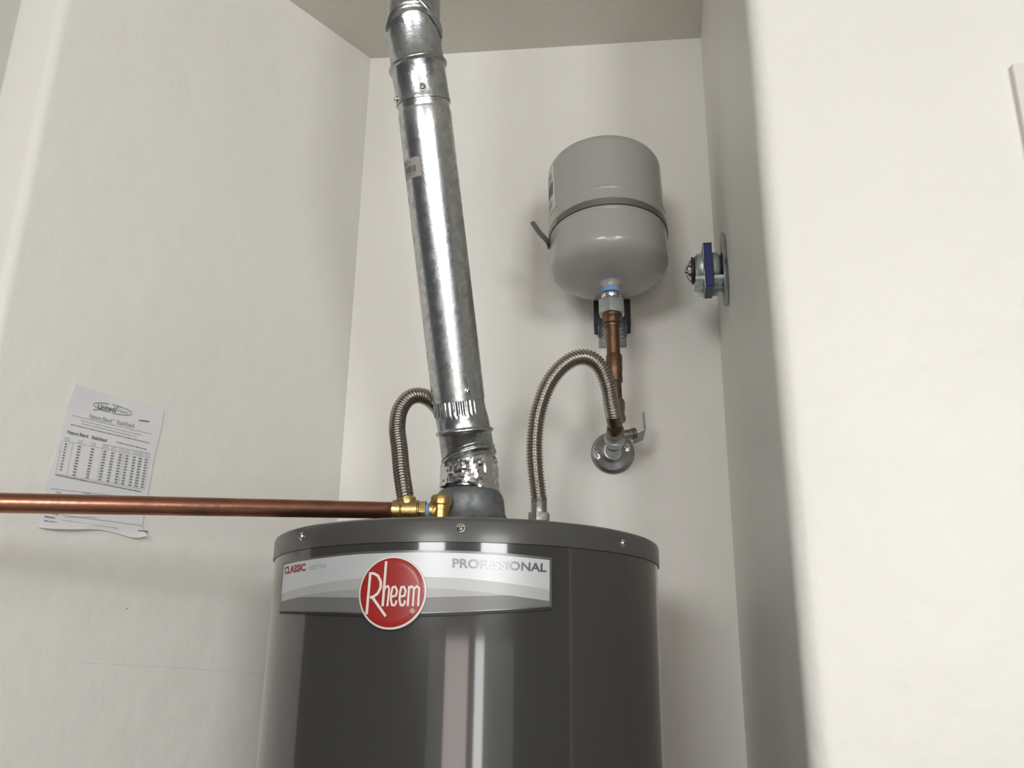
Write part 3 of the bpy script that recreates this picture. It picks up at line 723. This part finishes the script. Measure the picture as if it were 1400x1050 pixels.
def pap(u, v):
    """u 0 left..1 right, v 0 bottom..1 top"""
    zt = 1.6284 + (1.6249-1.6284)*u
    zb = interp(BT, 0.5175 + (0.3650-0.5175)*u)
    z = zb + (zt-zb)*v
    al = interp(L_, z); ar = interp(R_, z)
    if z < 1.4429: ar = interp([(1.4276, 0.3735), (1.430, 0.3655), (1.434, 0.3640), (1.4429, 0.3706)], z)
    lift = 0.0018 + 0.007*max(0, 1-v*16)**1.3*(0.6+0.5*math.sin(u*7)) + 0.004*max(0, v-0.8)*5*max(0, 0.35-u)/0.35
    return wsurf(al+(ar-al)*u, z, lift)
vs, fs = [], []; nu, nv = 30, 40
for j in range(nv+1):
    for i in range(nu+1): vs.append(pap(i/nu, (j/nv)**1.3))
for j in range(nv):
    for i in range(nu): k = j*(nu+1)+i; fs.append((k, k+1, k+nu+2, k+nu+1))
bm = bmesh.new(); me = mesh('p', vs, fs); bm.from_mesh(me); bpy.data.meshes.remove(me)
PN = thing('paper_notice', wsurf(0.44, 1.4276, 0.002), 'white printed sheet with a table stapled to the wall behind the copper pipe', 'notice')
bmesh.ops.solidify(bm, geom=list(bm.faces), thickness=0.0002)
SH = bm_link('sheet', bm, M_paper, PN, 60)
LINES = {'slash': [(0.4377, 1.6026), (0.4344, 1.613)], 'tail': [(0.4699, 1.599), (0.4568, 1.6028)], 'st1': [(0.3986, 1.5998), (0.3843, 1.6013)], 'st2': [(0.3761, 1.4392), (0.3616, 1.4396)], 'foot': [(0.5066, 1.4982), (0.3793, 1.4952)], 'l1': [(0.4978, 1.5843), (0.3772, 1.5834)], 'l2': [(0.485, 1.5799), (0.3911, 1.5783)], 'l3': [(0.4832, 1.576), (0.3979, 1.5741)], 'l4': [(0.498, 1.5714), (0.3778, 1.5693)], 'l5': [(0.4297, 1.5603), (0.3809, 1.5589)], 'b1': [(0.51, 1.4787), (0.405, 1.4842)], 'b2': [(0.5015, 1.4751), (0.4946, 1.4753)], 'b3': [(0.4662, 1.4803), (0.4555, 1.4806)], 'b4': [(0.5101, 1.4463), (0.4931, 1.4457)], 'b5': [(0.5114, 1.4409), (0.4972, 1.4406)], 'b6': [(0.5111, 1.4351), (0.4935, 1.435)], 'b7': [(0.4885, 1.4459), (0.372, 1.4471)], 'b8': [(0.4897, 1.4394), (0.408, 1.4381)], 'b9': [(0.4873, 1.432), (0.4743, 1.4364)], 'b10': [(0.4847, 1.4437), (0.4396, 1.4499)], 'b11': [(0.4648, 1.4358), (0.4607, 1.4324)], 'b12': [(0.4373, 1.4355), (0.4331, 1.4325)], 'b13': [(0.4133, 1.4398), (0.4052, 1.4365)]}
LIFT = 0.0032
f = Flat(wsurf)
f.text('United', [(0.4640, 1.6100), (0.4385, 1.6108), (0.4385, 1.6030), (0.4640, 1.6024)], 0.02)
c0, c1_, r0, r1 = 0.4410, 1.6071, 0.0292, 0.0062
def ell(t, k=1): return (c0 - r0*math.cos(t)*k, c1_ + r1*math.sin(t)*k)
f.stroke([ell(PI*1.02 - t*0.02*PI*1.0) for t in range(0, 23)], 0.0008)
f.stroke([ell(PI*0.53 - t*0.03*PI) for t in range(0, 17)], 0.0008)
f.stroke([ell(-0.03*PI - t*0.03*PI) for t in range(0, 17)], 0.0008)
f.stroke([ell(-0.55*PI - t*0.03*PI) for t in range(0, 15)], 0.0008)
f.stroke(LINES['slash'], 0.0012); f.stroke(LINES['tail'], 0.0008)
f.text('Nature Blend', [(0.5003, 1.5625), (0.4712, 1.5624), (0.4712, 1.5575), (0.5004, 1.5579)], 0.02)
f.text('Stabilized', [(0.4655, 1.5624), (0.4432, 1.5622), (0.4434, 1.5573), (0.4656, 1.5575)], 0.02)
def dashes(l, h, on=(0.0008, 0.0026), off=(0.0003, 0.0009)):
    (a0, b0), (a1, b1) = l; a = a0
    while a > a1:
        wv = random.uniform(*on); e_ = max(a-wv, a1); b = b0+(b1-b0)*(a-a0)/(a1-a0)
        hh = h*random.uniform(0.75, 1.1)
        f.poly([(a, b-hh/2), (e_, b-hh/2), (e_, b+hh/2), (a, b+hh/2)]); a = e_ - random.uniform(*off)
random.seed(11)
dashes(LINES['foot'], 0.0014); dashes(LINES['l4'], 0.0010); dashes(LINES['b5'], 0.0018); dashes(LINES['b6'], 0.0014); dashes(LINES['b4'], 0.0012); dashes(LINES['l5'], 0.0011)
TQ = [(0.5050, 1.5530), (0.3745, 1.5540), (0.3752, 1.4996), (0.5065, 1.4998)]
colx = [0.045, 0.19, 0.335, 0.475, 0.565, 0.655, 0.735, 0.82, 0.895, 0.965]
for r in range(11):
    y = 0.81 - r*0.076
    for ci, x in enumerate(colx):
        if r == 10 and ci == 0: continue
        wv = 0.022 if ci == 0 else 0.036
        for s in range(2 if ci == 0 else 3):
            x0 = x - wv/2 + s*wv/(2 if ci == 0 else 3); x1 = x0 + wv/(2 if ci == 0 else 3)*0.78
            f.poly([quad_map(TQ, *q) for q in ((x0, y-0.018), (x1, y-0.018), (x1, y+0.018), (x0, y+0.018))])
f.build('print', M_ink, SH, LIFT)['kind'] = 'stuff'
f = Flat(wsurf)
f.text('Fibers', [(0.4322, 1.6098), (0.4185, 1.6100), (0.4187, 1.6042), (0.4330, 1.6040)])
f.text('Nature Blend', [(0.4738, 1.5925), (0.4400, 1.5925), (0.4402, 1.5862), (0.4740, 1.5860)], 0.01)
f.text('TM', [(0.4390, 1.5925), (0.4360, 1.5925), (0.4360, 1.5905), (0.4390, 1.5905)])
f.text('Stabilized', [(0.4325, 1.5928), (0.4055, 1.5930), (0.4056, 1.5865), (0.4327, 1.5863)], 0.01)
for k, h in (('l1', 0.0009), ('l2', 0.0009), ('l3', 0.0009), ('b2', 0.0014), ('b3', 0.0014), ('b10', 0.0008), ('b8', 0.0007)): dashes(LINES[k], h)
for k in ('b1', 'b7', 'b9', 'b11', 'b12', 'b13'): f.stroke(LINES[k], 0.0005)
for x in (0.0, 0.115, 0.44, 0.69, 0.875, 1.0):
    f.stroke([quad_map(TQ, x, 0.0), quad_map(TQ, x, 0.86 if x < 0.4 else 1.0)], 0.0004)
for y, x0 in ((0.0, 0.0), (1.0, 0.44), (0.88, 0.0)):
    f.stroke([quad_map(TQ, x0, y), quad_map(TQ, 1.0, y)], 0.0004)
for ci, x in enumerate(colx):
    for r, y in enumerate((0.97, 0.92)):
        dashes([quad_map(TQ, x-0.028, y), quad_map(TQ, x+0.028, y)], 0.0009, (0.0006, 0.0016))
o = f.build('print', M_ink2, SH, LIFT-0.0001); o['label'] = 'pale grey printing'; o['kind'] = 'stuff'
for k in ('st1', 'st2'):
    (a0, b0), (a1, b1) = LINES[k]
    sweep('staple', [wsurf(a0, b0, 0.0008), wsurf(a0, b0, 0.0034), wsurf(a0+(a1-a0)*0.05, b0, 0.0040), wsurf(a1-(a1-a0)*0.05, b1, 0.0040), wsurf(a1, b1, 0.0034), wsurf(a1, b1, 0.0008)], lambda i: 0.0007, M_strap, PN, 8)

# joint of the plasterboard and small paint lumps on the wall
bm = bmesh.new()
q = [(0.4250, 1.2550), (0.36, 1.2535), (0.28, 1.2505), (0.20, 1.2465), (0.120, 1.2440)]
tp_ = []
for a_, b_ in q: tp_.append([bm.verts.new(wsurf(a_, b_, 0.0006)), bm.verts.new(wsurf(a_, b_-0.0012, -0.0002)), bm.verts.new(wsurf(a_, b_+0.05, -0.0002))])
for x_, y_ in zip(tp_, tp_[1:]):
    bm.faces.new((x_[0], x_[1], y_[1], y_[0])); bm.faces.new((x_[2], x_[0], y_[0], y_[2]))
WL = bpy.data.objects['wall_left']
bm_link('joint_ridge', bm, M_wall, WL, 20)
for a_, b_, c_ in ((0.3744, 1.3294, M_ink), (0.2913, 1.4107, M_wall), (0.191, 1.398, M_wall)):
    lathe('speck', [(0.0010, -0.0003), (0.0009, 0.0004), (0.0004, 0.0008)], wsurf(a_, b_, 0), (NL.x, NL.y, 0), c_, WL, 12)

# ================================================================ clamp bracket on the alcove's right side
rx = Vector((-DR.x, -DR.y, 0)); rn = Vector((NR.x, NR.y, 0))            # towards the back, out of the wall
QC = Vector((0.3445, 1.3165, 1.8765)) 
tt = (QC - Vector((B.x, B.y, QC.z))).dot(rn); QC = QC - rn*tt
G = thing('pipe_clamp', QC, 'galvanised clamp with blue centre plate fixed to the right side of the alcove', 'pipe clamp')
bm = bmesh.new(); out = []
for y, z in ((-0.006, 0.062), (0.006, 0.062), (0.016, 0.048), (0.022, 0.018), (0.024, -0.020), (0.018, -0.046), (0.007, -0.062), (-0.007, -0.062), (-0.018, -0.046), (-0.024, -0.020), (-0.022, 0.018), (-0.016, 0.048)):
    out.append((y, z))
f0 = [bm.verts.new(QC + rx*y + Z3*z + rn*0.0005) for y, z in out]; f1 = [bm.verts.new(QC + rx*y*1.3 + Z3*z + rn*0.0065) for y, z in out]
for k in range(len(out)): bm.faces.new((f0[k], f0[(k+1)%12], f1[(k+1)%12], f1[k]))
bm.faces.new(f0); bm.faces.new(f1[::-1])
bmesh.ops.bevel(bm, geom=list(bm.edges), offset=0.0008, segments=1, affect='EDGES')
bm_link('mounting_plate', bm, M_zinc, G, 30)
Qa = QC + Z3*-0.001
bm_link('rubber_washer', prism_bm(Qa + rn*0.0055, rn, 0.027, 0.006, 32, 0, 0.001), M_black, G, 30)
def cup(o0, o1, flip):
    prof = [(0.027, 0.0), (0.0285, 0.002), (0.0275, (o1-o0)*0.55), (0.0235, (o1-o0)*0.88), (0.018, (o1-o0))]
    if flip: prof = [(r, (o1-o0)-h) for r, h in prof][::-1]
    return lathe('clamp_cup', prof, Qa + rn*o0, rn, M_zinc, G, 40)
cup(0.0085, 0.0225, True); cup(0.0365, 0.0520, False)
bm_link('centre_plate', box_bm(Qa + rn*0.0295 + Z3*-0.002, rn, rx, Z3, 0.0130, 0.050, 0.076, 0.0015), M_blue, G, 30)['label'] = 'dark blue rectangular plate'
bm_link('edge_trim', merge([box_bm(Qa + rn*0.0295 + Z3*(0.0372), rn, rx, Z3, 0.0140, 0.051, 0.0014), box_bm(Qa + rn*0.0370 + Z3*-0.002, rn, rx, Z3, 0.0010, 0.051, 0.078)]), M_zinc, G, 30)
for o0 in (0.0145, 0.0440):
    fl = merge([box_bm(Qa + rn*o0 + Z3*-0.0255, rn, rx, Z3, 0.0150, 0.050, 0.0022, 0.0005),
                box_bm(Qa + rn*o0 + Z3*-0.0235 + rx*-0.0245, rn, rx, Z3, 0.0150, 0.0022, 0.006, 0.0005),
                box_bm(Qa + rn*o0 + Z3*-0.0300 + rx*0.0245, rn, rx, Z3, 0.0150, 0.0022, 0.011, 0.0005)])
    bm_link('channel_flange', fl, M_zinc, G, 30)
bm_link('rubber_washer', prism_bm(Qa + rn*0.0540, rn, 0.0225, 0.0035, 32, 0, 0.0008), M_black, G, 30)
cyl('bolt', Qa + rn*0.055, Qa + rn*0.0665, 0.0035, M_dull, G, 16)
WN = bm_link('wing_nut', prism_bm(Qa + rn*0.0585, rn, 0.0095, 0.006, 6, 0.2, 0.0008), M_dull, G, 30)
bm_link('wing', merge([box_bm(Qa + rn*0.0605 + Z3*0.0120, (rn+Z3*0.5).normalized(), rx, (Z3-rn*0.5).normalized(), 0.003, 0.006, 0.014, 0.0006),
                      box_bm(Qa + rn*0.0605 + Z3*-0.0120, (rn-Z3*0.5).normalized(), rx, (Z3+rn*0.5).normalized(), 0.003, 0.006, 0.014, 0.0006)]), M_dull, WN, 30)
